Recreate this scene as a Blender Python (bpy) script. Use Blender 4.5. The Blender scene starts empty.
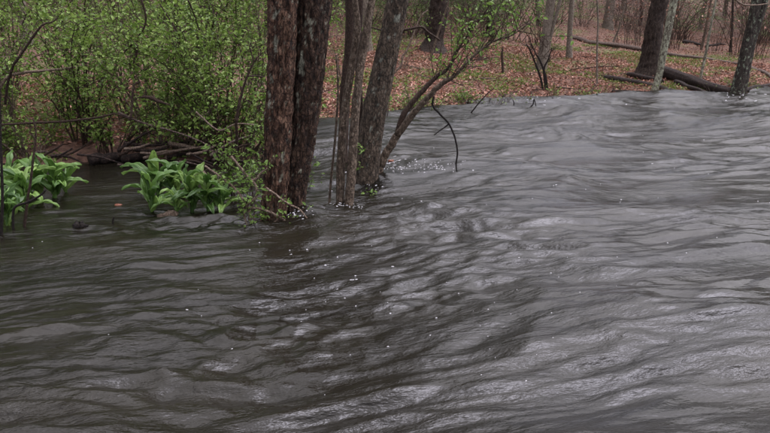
import bpy, math, random
import numpy as np
from mathutils import Vector

scene = bpy.context.scene
C = scene.collection
R = math.radians

# ------------------------------------------------------------------ camera
CAM_H = 1.45
F_PX, CX, CY = 740.0, 385.0, 216.5            # focal length in photo pixels (770 wide)
PITCH = math.atan((CY - 35.0) / F_PX)
cam_d = bpy.data.cameras.new('camera')
cam_d.sensor_width = 36.0
cam_d.lens = 36.0 * F_PX / 770.0
cam_d.clip_start = 0.05
cam_d.clip_end = 2000.0
cam = bpy.data.objects.new('camera', cam_d)
cam.location = (0, 0, CAM_H)
cam.rotation_euler = (math.pi / 2 - PITCH, 0, 0)
C.objects.link(cam)
scene.camera = cam

# ------------------------------------------------------------------ overcast sky
SUN_EL, SUN_AZ = R(70), R(75)
world = bpy.data.worlds.new('World')
scene.world = world
world.use_nodes = True
wn, wl = world.node_tree.nodes, world.node_tree.links
wn.clear()
w_out = wn.new('ShaderNodeOutputWorld')
w_bg = wn.new('ShaderNodeBackground')
w_sky = wn.new('ShaderNodeTexSky')
w_sky.sky_type = 'NISHITA'
w_sky.sun_disc = False
w_sky.sun_elevation = SUN_EL
w_sky.sun_rotation = SUN_AZ
w_sky.air_density = 1.0
w_sky.dust_density = 6.0
w_sky.ozone_density = 1.0
w_hs = wn.new('ShaderNodeHueSaturation')       # cloud cover: nearly no blue left
w_hs.inputs['Saturation'].default_value = 0.10
wl.new(w_sky.outputs[0], w_hs.inputs['Color'])
w_tint = wn.new('ShaderNodeMix'); w_tint.data_type = 'RGBA'; w_tint.blend_type = 'MULTIPLY'   # cool grey of the cloud
w_tint.inputs[0].default_value = 1.0; w_tint.inputs[7].default_value = (0.965, 0.945, 1.11, 1)
wl.new(w_hs.outputs[0], w_tint.inputs[6])
wl.new(w_tint.outputs[2], w_bg.inputs['Color'])
w_bg.inputs['Strength'].default_value = 0.15
wl.new(w_bg.outputs[0], w_out.inputs['Surface'])

sun_d = bpy.data.lights.new('sun', 'SUN')
sun_d.energy = 1.3
sun_d.angle = R(110)
sun_d.color = (1.0, 0.95, 0.87)
sun = bpy.data.objects.new('sun', sun_d)
sdir = Vector((math.sin(SUN_AZ) * math.cos(SUN_EL), math.cos(SUN_AZ) * math.cos(SUN_EL), math.sin(SUN_EL)))
sun.rotation_euler = sdir.to_track_quat('Z', 'Y').to_euler()
sun.location = (0, 0, 30)
C.objects.link(sun)

scene.view_settings.view_transform = 'Standard'
scene.view_settings.look = 'None'
scene.view_settings.gamma = 1.0
scene.view_settings.exposure = 1.1
scene.view_settings.use_curve_mapping = False

# ------------------------------------------------------------------ noise
_rs = np.random.RandomState(7)
_perm = _rs.permutation(256).astype(np.int64)
_perm = np.concatenate([_perm, _perm, _perm])
_ang = _rs.rand(256) * 2 * np.pi
_g2 = np.stack([np.cos(_ang), np.sin(_ang)], 1)
_g3 = _rs.randn(256, 3)
_g3 /= np.linalg.norm(_g3, axis=1)[:, None]


def pn2(x, y, seed=0):
    x = np.asarray(x, float) + seed * 17.31
    y = np.asarray(y, float) + seed * 9.77
    xi = np.floor(x).astype(np.int64); yi = np.floor(y).astype(np.int64)
    xf = x - xi; yf = y - yi
    u = xf * xf * xf * (xf * (xf * 6 - 15) + 10); v = yf * yf * yf * (yf * (yf * 6 - 15) + 10)
    def g(dx, dy):
        h = _perm[_perm[(xi + dx) & 255] + ((yi + dy) & 255)]
        gg = _g2[h]
        return gg[..., 0] * (xf - dx) + gg[..., 1] * (yf - dy)
    a = g(0, 0) * (1 - u) + g(1, 0) * u
    b = g(0, 1) * (1 - u) + g(1, 1) * u
    return (a * (1 - v) + b * v) * 1.5


def pn3(x, y, z, seed=0):
    x = np.asarray(x, float) + seed * 17.31; y = np.asarray(y, float) + seed * 9.77; z = np.asarray(z, float) + seed * 3.3
    xi = np.floor(x).astype(np.int64); yi = np.floor(y).astype(np.int64); zi = np.floor(z).astype(np.int64)
    xf, yf, zf = x - xi, y - yi, z - zi
    s = lambda t: t * t * t * (t * (t * 6 - 15) + 10)
    u, v, w = s(xf), s(yf), s(zf)
    def g(dx, dy, dz):
        h = _perm[_perm[_perm[(xi + dx) & 255] + ((yi + dy) & 255)] + ((zi + dz) & 255)]
        gg = _g3[h]
        return gg[..., 0] * (xf - dx) + gg[..., 1] * (yf - dy) + gg[..., 2] * (zf - dz)
    def pl(dz):
        a = g(0, 0, dz) * (1 - u) + g(1, 0, dz) * u
        b = g(0, 1, dz) * (1 - u) + g(1, 1, dz) * u
        return a * (1 - v) + b * v
    return (pl(0) * (1 - w) + pl(1) * w) * 1.5


# ------------------------------------------------------------------ lie of the land
SHORE = np.array([(-60, 5.0), (-14, 7.0), (-8, 7.7), (-5, 8.35), (-3.4, 8.75), (-2.2, 8.6), (-1.55, 8.7), (-1.3, 9.5), (-1.25, 11.2),
                  (-1.15, 12.7), (-0.6, 13.3), (0.4, 13.9), (1.9, 14.9), (3.9, 16.9), (5.2, 17.9), (7.2, 18.7), (8.6, 19.1), (10.4, 20.6),
                  (16, 25), (30, 33), (70, 45)], float)


def shore_dist(x, y):
    x = np.asarray(x, float); y = np.asarray(y, float)
    wob = 0.22 * pn2(x * 1.1, y * 1.1, 3) + 0.08 * pn2(x * 3.7, y * 3.7, 4)
    d2 = np.full(x.shape, 1e9)
    for (ax, ay), (bx, by) in zip(SHORE[:-1], SHORE[1:]):
        ex, ey = bx - ax, by - ay
        t = np.clip(((x - ax) * ex + (y - ay) * ey) / (ex * ex + ey * ey), 0, 1)
        d2 = np.minimum(d2, (x - ax - t * ex) ** 2 + (y - ay - t * ey) ** 2)
    s = np.where(y > np.interp(x, SHORE[:, 0], SHORE[:, 1]), 1.0, -1.0)
    return s * np.sqrt(d2) + wob


def land_h(x, y):
    x = np.asarray(x, float); y = np.asarray(y, float)
    sd = shore_dist(x, y)
    p = np.maximum(sd, 0)
    up = 0.07 * (1 - np.exp(-p / 0.25)) + 0.098 * np.minimum(p, 45) + 0.16 * np.clip(p - 13, 0, 32) + 0.03 * np.maximum(p - 45, 0)
    up = up + np.minimum(p, 2) / 2 * (0.10 * pn2(x * 0.45, y * 0.45, 5) + 0.05 * pn2(x * 1.3, y * 1.3, 6) + 0.02 * pn2(x * 4, y * 4, 8))
    dn = -0.7 * (1 - np.exp(np.minimum(sd, 0) / 0.9))
    return np.where(sd > 0, up, dn)


def hz(x, y):
    return float(land_h(np.array([x]), np.array([y]))[0])


_cp, _sp = math.cos(PITCH), math.sin(PITCH)


def ray(px, py):
    a = (px - CX) / F_PX; b = (CY - py) / F_PX
    return np.array([a, _cp + b * _sp, -_sp + b * _cp])


def atd(px, py, Y):                      # point seen at a photo pixel, Y metres out
    r = ray(px, py)
    return np.array([0, 0, CAM_H]) + r * (Y / r[1])


def cast(px, py, water=True):            # where the pixel meets water or land
    r = ray(px, py)
    ts = np.arange(2.0, 80.0, 0.04)
    P = np.array([0, 0, CAM_H]) + ts[:, None] * r
    h = land_h(P[:, 0], P[:, 1])
    if water:
        h = np.maximum(h, 0)
    k = np.argmax(P[:, 2] < h)
    return P[k] if (P[:, 2] < h).any() else P[-1]


# ------------------------------------------------------------------ mesh helpers
class MB:
    def __init__(s):
        s.v, s.f, s.n, s.m = [], [], 0, []

    def add(s, V, Fq):
        s.v.append(np.asarray(V, float)); s.f.append(np.asarray(Fq, np.int64) + s.n); s.n += len(V)

    def mesh(s, name, mat, off=(0, 0, 0), smooth=False):
        me = bpy.data.meshes.new(name)
        if not s.v:
            return me
        V = np.concatenate(s.v) - np.array(off)
        me.vertices.add(len(V)); me.vertices.foreach_set('co', V.astype(np.float32).ravel())
        F4 = [f for f in s.f if f.shape[1] == 4]; F3 = [f for f in s.f if f.shape[1] == 3]
        idx = []; tot = []
        if F4:
            a = np.concatenate(F4); idx.append(a.ravel()); tot += [4] * len(a)
        if F3:
            a = np.concatenate(F3); idx.append(a.ravel()); tot += [3] * len(a)
        idx = np.concatenate(idx); tot = np.array(tot)
        me.loops.add(len(idx)); me.loops.foreach_set('vertex_index', idx.astype(np.int32))
        me.polygons.add(len(tot))
        me.polygons.foreach_set('loop_start', np.concatenate([[0], np.cumsum(tot)[:-1]]).astype(np.int32))
        me.polygons.foreach_set('loop_total', tot.astype(np.int32))
        me.update(calc_edges=True)
        me.polygons.foreach_set('use_smooth', np.full(len(tot), smooth))
        me.validate()
        if mat: me.materials.append(mat)
        return me


def tag(o, label=None, cat=None, group=None, kind=None):
    if label: o['label'] = label
    if cat: o['category'] = cat
    if group: o['group'] = group
    if kind: o['kind'] = kind
    return o


def link(name, me, parent=None, loc=None):
    o = bpy.data.objects.new(name, me)
    C.objects.link(o)
    if parent: o.parent = parent
    if loc is not None: o.location = loc
    return o


def thing(name, label, cat, loc, group=None):
    o = bpy.data.objects.new(name, None)
    o.empty_display_size = 0.1
    C.objects.link(o)
    o.location = tuple(loc)
    return tag(o, label, cat, group)


def dup(root, loc, rotz, scale, label=None):
    r = root.copy(); C.objects.link(r)
    r.location = loc; r.rotation_euler = (0, 0, rotz); r.scale = (scale,) * 3
    if label: r['label'] = label
    for ch in root.children:
        c = ch.copy(); C.objects.link(c); c.parent = r
    return r


def spline(pts, n):                       # Catmull-Rom through control points
    P = np.asarray(pts, float)
    if len(P) == 2:
        return P[0] + (P[1] - P[0]) * np.linspace(0, 1, n)[:, None]
    P = np.vstack([2 * P[0] - P[1], P, 2 * P[-1] - P[-2]])
    m = len(P) - 3
    u = np.linspace(0, m - 1e-6, n); i = u.astype(int); t = (u - i)[:, None]
    a, b, c, d = P[i], P[i + 1], P[i + 2], P[i + 3]
    return 0.5 * (2 * b + (c - a) * t + (2 * a - 5 * b + 4 * c - d) * t * t + (3 * b - a - 3 * c + d) * t ** 3)


def frames(P):
    T = np.gradient(P, axis=0)
    T /= np.maximum(np.linalg.norm(T, axis=1), 1e-9)[:, None]
    ref = np.array([0.0, 1.0, 0.0]) if abs(T[:, 1]).mean() < 0.8 else np.array([1.0, 0, 0])
    A = np.cross(np.broadcast_to(ref, T.shape), T); A /= np.maximum(np.linalg.norm(A, axis=1), 1e-9)[:, None]
    B = np.cross(T, A)
    return T, A, B


def tube(mb, P, rad, seg=5, rough=None, cap=True):
    P = np.asarray(P, float); n = len(P)
    rad = np.broadcast_to(np.asarray(rad, float), (n,))
    T, A, B = frames(P)
    th = np.linspace(0, 2 * np.pi, seg, endpoint=False)
    rr = np.repeat(rad[:, None], seg, 1)
    if rough is not None:
        rr = rr + rough(th[None, :].repeat(n, 0), P[:, 2][:, None].repeat(seg, 1), rr)
    V = P[:, None, :] + rr[..., None] * (np.cos(th)[None, :, None] * A[:, None, :] + np.sin(th)[None, :, None] * B[:, None, :])
    V = V.reshape(-1, 3)
    i = np.arange(n - 1)[:, None] * seg; j = np.arange(seg)[None, :]; k = (j + 1) % seg
    Fq = np.stack([i + j, i + k, i + seg + k, i + seg + j], -1).reshape(-1, 4)
    base = mb.n
    mb.add(V, Fq)
    if cap and seg > 3:
        for end, o in ((0, 0), (1, (n - 1) * seg)):
            cidx = mb.n
            mb.v.append(P[[-1 if end else 0]]); mb.n += 1
            jj = np.arange(seg); kk = (jj + 1) % seg
            if end: mb.f.append(np.stack([np.full(seg, cidx), base + o + jj, base + o + kk], -1))
            else: mb.f.append(np.stack([np.full(seg, cidx), base + o + kk, base + o + jj], -1))
    return V


def unit(a):
    return a / np.maximum(np.linalg.norm(a, axis=-1, keepdims=True), 1e-9)


def leaves(mb, P, size, rs, up=0.6, ratio=0.5, hexa=True, fold=0.18, direc=None):
    P = np.asarray(P, float); n = len(P)
    if n == 0: return
    s = size * (0.4 + 1.05 * rs.rand(n) ** 1.3)
    nrm = rs.randn(n, 3); nrm[:, 2] = np.abs(nrm[:, 2]) + up; nrm = unit(nrm)
    d = rs.randn(n, 3) if direc is None else direc + 0.5 * rs.randn(n, 3)
    a = unit(d - (d * nrm).sum(1, keepdims=True) * nrm)
    b = np.cross(nrm, a)
    s = s[:, None]; w = s * ratio * 0.5
    fz = nrm * s * fold
    if hexa:
        V = np.stack([P, P + a * s * 0.3 + b * w + fz * .6, P + a * s * 0.68 + b * w * .8 + fz * .5, P + a * s - fz * 0.5,
                      P + a * s * 0.68 - b * w * .8 + fz * .5, P + a * s * 0.3 - b * w + fz * .6], 1).reshape(-1, 3)
        k = np.arange(n)[:, None] * 6
        Fq = np.concatenate([k + np.array([[0, 3, 2, 1]]), k + np.array([[0, 5, 4, 3]])])
    else:
        V = np.stack([P, P + a * s * .5 + b * w + fz, P + a * s, P + a * s * .5 - b * w + fz], 1).reshape(-1, 3)
        k = np.arange(n)[:, None] * 4
        Fq = k + np.array([[0, 3, 2, 1]])
    mb.add(V, Fq)


# ------------------------------------------------------------------ materials
def new_mat(name):
    m = bpy.data.materials.new(name); m.use_nodes = True
    nt = m.node_tree
    return m, nt.nodes, nt.links, nt.nodes['Principled BSDF']


def ramp(N, stops):
    r = N.new('ShaderNodeValToRGB'); el = r.color_ramp.elements
    while len(el) < len(stops): el.new(0.5)
    for e, (p, c) in zip(el, stops):
        e.position = p; e.color = (*c, 1) if len(c) == 3 else c
    return r


def noise(N, L, scale, detail=4, rough=0.6, vec=None, dist=0.0):
    n = N.new('ShaderNodeTexNoise'); n.inputs['Scale'].default_value = scale
    n.inputs['Detail'].default_value = detail; n.inputs['Roughness'].default_value = rough
    n.inputs['Distortion'].default_value = dist
    if vec is not None: L.new(vec, n.inputs['Vector'])
    return n


def mapping(N, L, scale, rot=(0, 0, 0), src='Object'):
    tc = N.new('ShaderNodeTexCoord'); mp = N.new('ShaderNodeMapping')
    mp.inputs['Scale'].default_value = scale; mp.inputs['Rotation'].default_value = rot
    L.new(tc.outputs[src], mp.inputs['Vector'])
    return mp.outputs[0]


def mix(N, L, fac, a, b, blend='MIX'):
    m = N.new('ShaderNodeMix'); m.data_type = 'RGBA'; m.blend_type = blend
    for sock, val in ((m.inputs[0], fac), (m.inputs[6], a), (m.inputs[7], b)):
        if hasattr(val, 'links') or hasattr(val, 'is_linked'): L.new(val, sock)
        elif isinstance(val, (int, float)): sock.default_value = val
        else: sock.default_value = (*val, 1)
    return m.outputs[2]


def mat_leaf(name, cols, rough=0.5, trans=0.35, spec=0.35):
    m, N, L, b = new_mat(name)
    g = N.new('ShaderNodeNewGeometry')
    r = ramp(N, [(i / (len(cols) - 1), c) for i, c in enumerate(cols)])
    L.new(g.outputs['Random Per Island'], r.inputs[0])
    L.new(r.outputs[0], b.inputs['Base Color'])
    b.inputs['Roughness'].default_value = rough
    b.inputs['Specular IOR Level'].default_value = spec
    if trans:
        t = N.new('ShaderNodeBsdfTranslucent'); L.new(r.outputs[0], t.inputs['Color'])
        ms = N.new('ShaderNodeMixShader'); ms.inputs[0].default_value = trans
        L.new(b.outputs[0], ms.inputs[1]); L.new(t.outputs[0], ms.inputs[2])
        L.new(ms.outputs[0], N['Material Output'].inputs['Surface'])
    return m


def mat_bark(name, dark, mid, light, lichen=(0.36, 0.40, 0.33), amount=0.62, scale=1.0, attr=False, moss=None):
    m, N, L, b = new_mat(name)
    v = mapping(N, L, (8.5 * scale, 8.5 * scale, 3.6 * scale))
    n1 = noise(N, L, 3.0, 7, 0.68, v, 0.3)
    r1 = ramp(N, [(0.36, dark), (0.50, mid), (0.64, light)])
    L.new(n1.outputs[0], r1.inputs[0])
    vo = N.new('ShaderNodeTexVoronoi'); vo.feature = 'DISTANCE_TO_EDGE'; vo.inputs['Scale'].default_value = 5.0
    nw = noise(N, L, 4.0, 3, 0.6, v); wv = mix(N, L, 0.45, v, nw.outputs['Color'], 'ADD'); L.new(wv, vo.inputs['Vector'])
    r2 = ramp(N, [(0.0, (0.25, 0.25, 0.25)), (0.16, (1, 1, 1))]); L.new(vo.outputs[0], r2.inputs[0])
    col = mix(N, L, 0.72, r1.outputs[0], r2.outputs[0], 'MULTIPLY')
    v2 = mapping(N, L, (1, 1, 0.62))
    n3 = noise(N, L, 13 * scale, 5, 0.72, v2)
    r3 = ramp(N, [(amount, (0, 0, 0)), (amount + 0.045, (1, 1, 1))]); L.new(n3.outputs[0], r3.inputs[0])
    n4 = noise(N, L, 60, 3, 0.7)
    r4 = ramp(N, [(0.35, tuple(c * 0.55 for c in lichen)), (0.65, lichen)]); L.new(n4.outputs[0], r4.inputs[0])
    fac = r3.outputs[0]
    if attr:
        at = N.new('ShaderNodeAttribute'); at.attribute_name = 'lichen'
        mx = N.new('ShaderNodeMath'); mx.operation = 'MAXIMUM'
        L.new(at.outputs['Fac'], mx.inputs[0]); L.new(r3.outputs[0], mx.inputs[1]); fac = mx.outputs[0]
    col = mix(N, L, fac, col, r4.outputs[0])
    if moss:
        n5 = noise(N, L, 6, 4, 0.7, v2); r5 = ramp(N, [(0.5, (0, 0, 0)), (0.62, (1, 1, 1))]); L.new(n5.outputs[0], r5.inputs[0])
        col = mix(N, L, r5.outputs[0], col, moss)
    L.new(col, b.inputs['Base Color'])
    b.inputs['Roughness'].default_value = 0.82
    b.inputs['Specular IOR Level'].default_value = 0.25
    bp = N.new('ShaderNodeBump'); bp.inputs['Strength'].default_value = 1.0; bp.inputs['Distance'].default_value = 0.022
    hm = mix(N, L, 0.5, n1.outputs[0], r2.outputs[0]); L.new(hm, bp.inputs['Height'])
    L.new(bp.outputs[0], b.inputs['Normal'])
    return m


M = {}
M['bark_main'] = mat_bark('bark_main', (0.016, 0.009, 0.006), (0.075, 0.038, 0.023), (0.175, 0.105, 0.068), amount=0.75, attr=True, lichen=(0.28, 0.285, 0.215))
M['bark_main_dark'] = mat_bark('bark_main_dark', (0.010, 0.006, 0.004), (0.044, 0.024, 0.015), (0.095, 0.058, 0.038), amount=0.76, attr=True, lichen=(0.28, 0.285, 0.215))
M['bark_lean'] = mat_bark('bark_lean', (0.028, 0.022, 0.016), (0.085, 0.062, 0.043), (0.15, 0.115, 0.085), amount=0.715, attr=True, lichen=(0.25, 0.26, 0.21))
M['bark_grey'] = mat_bark('bark_grey', (0.11, 0.088, 0.066), (0.22, 0.18, 0.14), (0.35, 0.30, 0.24), amount=0.64, scale=1.5)
M['bark_slim'] = mat_bark('bark_slim', (0.06, 0.042, 0.029), (0.155, 0.112, 0.078), (0.28, 0.22, 0.165), amount=0.66, scale=2.0)
M['bark_dark'] = mat_bark('bark_dark', (0.015, 0.010, 0.008), (0.038, 0.026, 0.02), (0.085, 0.062, 0.048), amount=0.72, scale=1.0)
M['bark_far'] = mat_bark('bark_far', (0.016, 0.010, 0.008), (0.042, 0.028, 0.021), (0.09, 0.066, 0.05), amount=0.70)
M['bark_lichen'] = mat_bark('bark_lichen', (0.07, 0.058, 0.04), (0.17, 0.15, 0.11), (0.30, 0.28, 0.21), amount=0.49, lichen=(0.46, 0.47, 0.34), scale=1.3)
M['bark_fork'] = mat_bark('bark_fork', (0.018, 0.014, 0.011), (0.045, 0.034, 0.027), (0.10, 0.085, 0.065), amount=0.56, lichen=(0.27, 0.31, 0.22))
M['log'] = mat_bark('log', (0.010, 0.006, 0.005), (0.028, 0.017, 0.013), (0.07, 0.046, 0.035), amount=0.74, scale=1.2)
M['log_old'] = mat_bark('log_old', (0.05, 0.035, 0.028), (0.14, 0.095, 0.075), (0.24, 0.19, 0.155), amount=0.70, scale=1.6)
M['deadwood'] = mat_bark('deadwood', (0.13, 0.088, 0.06), (0.28, 0.20, 0.145), (0.45, 0.36, 0.28), amount=0.74, scale=3)
M['twig'] = mat_bark('twig', (0.030, 0.018, 0.012), (0.075, 0.045, 0.031), (0.14, 0.095, 0.068), amount=0.76, scale=4)
M['twig_black'] = mat_bark('twig_black', (0.010, 0.008, 0.007), (0.024, 0.017, 0.014), (0.05, 0.038, 0.03), amount=0.78, scale=4)
M['leaf_brush'] = mat_leaf('leaf_brush', [(0.062, 0.105, 0.018), (0.10, 0.165, 0.028), (0.145, 0.225, 0.04), (0.20, 0.295, 0.06), (0.29, 0.39, 0.11)])
M['leaf_far'] = mat_leaf('leaf_far', [(0.065, 0.115, 0.035), (0.11, 0.175, 0.05), (0.16, 0.235, 0.08)])
M['leaf_sprig'] = mat_leaf('leaf_sprig', [(0.08, 0.145, 0.025), (0.13, 0.215, 0.038), (0.20, 0.30, 0.07)])
M['herb'] = mat_leaf('herb', [(0.075, 0.115, 0.018), (0.12, 0.18, 0.027), (0.17, 0.24, 0.04)], trans=0.2)
M['litter'] = mat_leaf('litter', [(0.055, 0.028, 0.019), (0.15, 0.068, 0.042), (0.26, 0.125, 0.088), (0.34, 0.18, 0.13), (0.29, 0.13, 0.07), (0.48, 0.31, 0.24)], rough=0.7, trans=0.08)
M['dead_leaf'] = mat_leaf('dead_leaf', [(0.15, 0.05, 0.028), (0.20, 0.075, 0.04)], rough=0.6, trans=0.1)


def mat_foam():
    m, N, L, b = new_mat('foam')
    b.inputs['Base Color'].default_value = (0.38, 0.37, 0.38, 1)
    b.inputs['Roughness'].default_value = 0.55
    return m


M['foam'] = mat_foam()


def mat_ground():
    m, N, L, b = new_mat('forest_floor')
    v = mapping(N, L, (1, 1, 1))
    n1 = noise(N, L, 9, 8, 0.72, v); r1 = ramp(N, [(0.32, (0.030, 0.018, 0.013)), (0.48, (0.105, 0.058, 0.042)), (0.62, (0.18, 0.105, 0.078)), (0.75, (0.25, 0.165, 0.125))])
    L.new(n1.outputs[0], r1.inputs[0])
    n2 = noise(N, L, 0.55, 5, 0.65, v); r2 = ramp(N, [(0.50, (0, 0, 0)), (0.62, (0.7, 0.7, 0.7))]); L.new(n2.outputs[0], r2.inputs[0])
    n3 = noise(N, L, 22, 4, 0.7, v); r3 = ramp(N, [(0.35, (0.035, 0.045, 0.014)), (0.65, (0.10, 0.13, 0.035))]); L.new(n3.outputs[0], r3.inputs[0])
    col = mix(N, L, r2.outputs[0], r1.outputs[0], r3.outputs[0])
    L.new(col, b.inputs['Base Color']); b.inputs['Roughness'].default_value = 0.9
    b.inputs['Specular IOR Level'].default_value = 0.15
    bp = N.new('ShaderNodeBump'); bp.inputs['Strength'].default_value = 1.0; bp.inputs['Distance'].default_value = 0.05
    L.new(n1.outputs[0], bp.inputs['Height']); L.new(bp.outputs[0], b.inputs['Normal'])
    return m


FLOW = math.atan2(-0.26, -0.965)          # the stream runs from right-far to left-near


def mat_water():
    m, N, L, b = new_mat('river_water')
    tc = N.new('ShaderNodeTexCoord')
    mp = N.new('ShaderNodeMapping'); mp.vector_type = 'TEXTURE'
    mp.inputs['Rotation'].default_value = (0, 0, FLOW); mp.inputs['Scale'].default_value = (2.8, 1, 1)
    L.new(tc.outputs['Object'], mp.inputs['Vector'])
    v = mp.outputs[0]
    n1 = noise(N, L, 10, 5, 0.6, v, 0.2)
    n2 = noise(N, L, 26, 3, 0.6, v, 0.1)
    b1 = N.new('ShaderNodeBump'); b1.inputs['Strength'].default_value = 1.0; b1.inputs['Distance'].default_value = 0.036
    nm = noise(N, L, 1.3, 3, 0.6, v, 0.3); rm = ramp(N, [(0.38, (0.2, 0.2, 0.2)), (0.62, (1, 1, 1))]); L.new(nm.outputs[0], rm.inputs[0])   # glassy and ruffled patches
    L.new(rm.outputs[0], b1.inputs['Strength'])
    L.new(n1.outputs[0], b1.inputs['Height'])
    b2 = N.new('ShaderNodeBump'); b2.inputs['Strength'].default_value = 1.0; b2.inputs['Distance'].default_value = 0.006
    L.new(n2.outputs[0], b2.inputs['Height']); L.new(b1.outputs[0], b2.inputs['Normal'])
    L.new(b2.outputs[0], b.inputs['Normal'])
    # silt carried in slow bands: slightly browner or greyer water
    n3 = noise(N, L, 1.1, 4, 0.6, v, 0.8)
    r3 = ramp(N, [(0.35, (0.0050, 0.0043, 0.0030)), (0.65, (0.012, 0.0100, 0.0064))]); L.new(n3.outputs[0], r3.inputs[0])
    L.new(r3.outputs[0], b.inputs['Base Color'])
    b.inputs['IOR'].default_value = 1.333
    b.inputs['Roughness'].default_value = 0.17
    return m


M['water'] = mat_water()
M['ground'] = mat_ground()

# ------------------------------------------------------------------ ground sheet
def axis(parts):
    a = [parts[0][0]]
    for lo, hi, st in parts:
        n = max(1, int(round((hi - lo) / st))); a += list(lo + (hi - lo) * np.arange(1, n + 1) / n)
    return np.array(a)


def sheet(name, xs, ys, hf, mat, smooth=True):
    X, Y = np.meshgrid(xs, ys)
    Z = hf(X, Y)
    nx, ny = len(xs), len(ys)
    i = np.arange(ny - 1)[:, None] * nx; j = np.arange(nx - 1)[None, :]
    Fq = np.stack([i + j, i + j + 1, i + nx + j + 1, i + nx + j], -1).reshape(-1, 4)
    mb = MB(); mb.add(np.stack([X, Y, Z], -1).reshape(-1, 3), Fq)
    return link(name, mb.mesh(name, mat, smooth=smooth))


gx = axis([(-700, -60, 40), (-60, -16, 2), (-16, 18, 0.14), (18, 60, 2), (60, 700, 40)])
gy = axis([(-300, -20, 40), (-20, 4, 2), (4, 36, 0.14), (36, 70, 1), (70, 900, 40)])
tag(sheet('ground', gx, gy, land_h, M['ground']), kind='structure')

# ------------------------------------------------------------------ river
OBST = []                                  # (x, y, r) things the current runs into


def obst(px, py, r):
    p = cast(px, py); OBST.append((p[0], p[1], r)); return p


obst(274, 222, 0.13); obst(292, 222, 0.15); obst(340, 212, 0.05); obst(349, 213, 0.05); obst(366, 188, 0.15); obst(457, 169, 0.03)
fx, fy = math.cos(FLOW), math.sin(FLOW)


def water_h(X, Y):
    s = X * fx + Y * fy                    # along the flow
    t = -X * fy + Y * fx                   # across it
    wx = 0.5 * pn2(s * 0.5, t * 0.5, 11); wy = 0.22 * pn2(s * 0.7, t * 0.9, 12)
    s1, t1 = s + wx, t + wy
    def rid(a): return 1 - np.abs(a) * 1.7
    calm = 1 / (1 + np.exp((X + 1.2 + 0.25 * (Y - 6)) * 2.2))          # slack water on the left, behind the trunks
    calm = calm * (1 / (1 + np.exp(-(Y - 3.9) * 2.5)))
    amp = 1 - 0.6 * calm
    near = 1 / (1 + np.exp((Y - 4.4) * 1.6))
    rough = 0.35 + 1.0 / (1 + np.exp(-9 * (pn2(s1 * 0.30, t1 * 1.0, 26) + 0.5 * pn2(s1 * 0.8, t1 * 2.4, 27) + 0.02)))
    far = 1 / (1 + np.exp(-(Y - 7.5) * 0.9))
    z = (0.040 + 0.045 * far) * pn2(s1 * 0.26, t1 * 0.72, 20) + (0.034 + 0.022 * far) * pn2(s1 * 0.42, t1 * 1.05, 21) + 0.018 * rid(pn2(s1 * 0.50, t1 * 2.0, 22))
    z = z + rough * (0.012 * rid(pn2(s1 * 1.15, t1 * 4.4, 23)) + 0.0085 * pn2(s1 * 2.2, t1 * 8.5, 24) + 0.0055 * pn2(s1 * 4.6, t1 * 16.0, 25))
    z = z * amp * 1.9
    # broken water over a hidden snag, and behind each trunk
    turb = 0.9 * np.exp(-(((X - 0.08) / 0.55) ** 2 + ((Y - 4.0) / 0.30) ** 2)) + 0.55 * np.exp(-(((X + 0.45) / 0.5) ** 2 + ((Y - 3.5) / 0.45) ** 2))
    turb = turb + 0.45 * np.exp(-(((X - 0.7) / 1.0) ** 2 + ((Y - 5.6) / 0.8) ** 2)) + 0.35 * np.exp(-(((X + 0.9) / 1.1) ** 2 + ((Y - 3.2) / 0.8) ** 2))
    turb = turb + 0.6 * np.exp(-(((X - 0.35) / 0.45) ** 2 + ((Y - 7.6) / 0.25) ** 2))
    for (ox, oy, r) in OBST:
        ds = (X - ox) * fx + (Y - oy) * fy; dt = -(X - ox) * fy + (Y - oy) * fx
        d = np.sqrt(ds * ds + dt * dt)
        z = z + (0.020 + 0.20 * r) * np.exp(-((ds + 1.15 * r) ** 2 + dt * dt * 0.6) / (1.1 * r + 0.02) ** 2)
        wk = np.where(ds > 0, 1, 0) * np.exp(-ds / (7 * r + 0.25))
        arm = np.exp(-((np.abs(dt) - (r + 0.28 * np.maximum(ds, 0))) / (0.04 + 0.25 * r)) ** 2)
        z = z + 0.024 * wk * arm - 0.22 * r * np.exp(-((ds - 1.2 * r) ** 2 + dt * dt) / (1.3 * r) ** 2)
        turb = turb + 0.75 * wk * np.exp(-(dt / (0.1 + 2 * r)) ** 2)
    turb = np.minimum(turb, 1.0)
    z = z + turb * (0.034 * rid(pn2(s1 * 2.6, t1 * 3.8, 31)) + 0.018 * pn2(s1 * 6.0, t1 * 9, 32) + 0.009 * pn2(s * 13, t * 18, 33) - 0.018)
    return z - 0.012


wxs = axis([(-60, -24, 3), (-24, -11, 0.25), (-11, -4, 0.05), (-4, 4, 0.022), (4, 13, 0.045), (13, 26, 0.3), (26, 60, 3)])
wys = axis([(-40, -4, 3), (-4, 1.6, 0.12), (1.6, 6.2, 0.015), (6.2, 12, 0.03), (12, 21.5, 0.055), (21.5, 42, 0.5)])
tag(sheet('river_water', wxs, wys, water_h, M['water']), kind='structure')


def wz(x, y):
    return float(water_h(np.array([x]), np.array([y]))[0])


# ------------------------------------------------------------------ trunks
def bark_rough(depth, freq, seed, vs=0.35):
    def f(th, z, rr):
        c, s = np.cos(th), np.sin(th)
        k = freq
        w = 0.25 * pn3(c * 1.2, s * 1.2, z * 3, seed + 5)
        a = pn3(c * k + w, s * k + w, z * k * vs * 4, seed)
        b = pn3(c * k * 2.3, s * k * 2.3, z * k * vs * 9, seed + 1)
        lump = pn3(c * .9, s * .9, z * 1.1, seed + 2)
        return depth * ((0.5 - np.abs(a) * 2) * 0.7 + b * 0.45) + rr * 0.10 * lump
    return f


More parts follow.
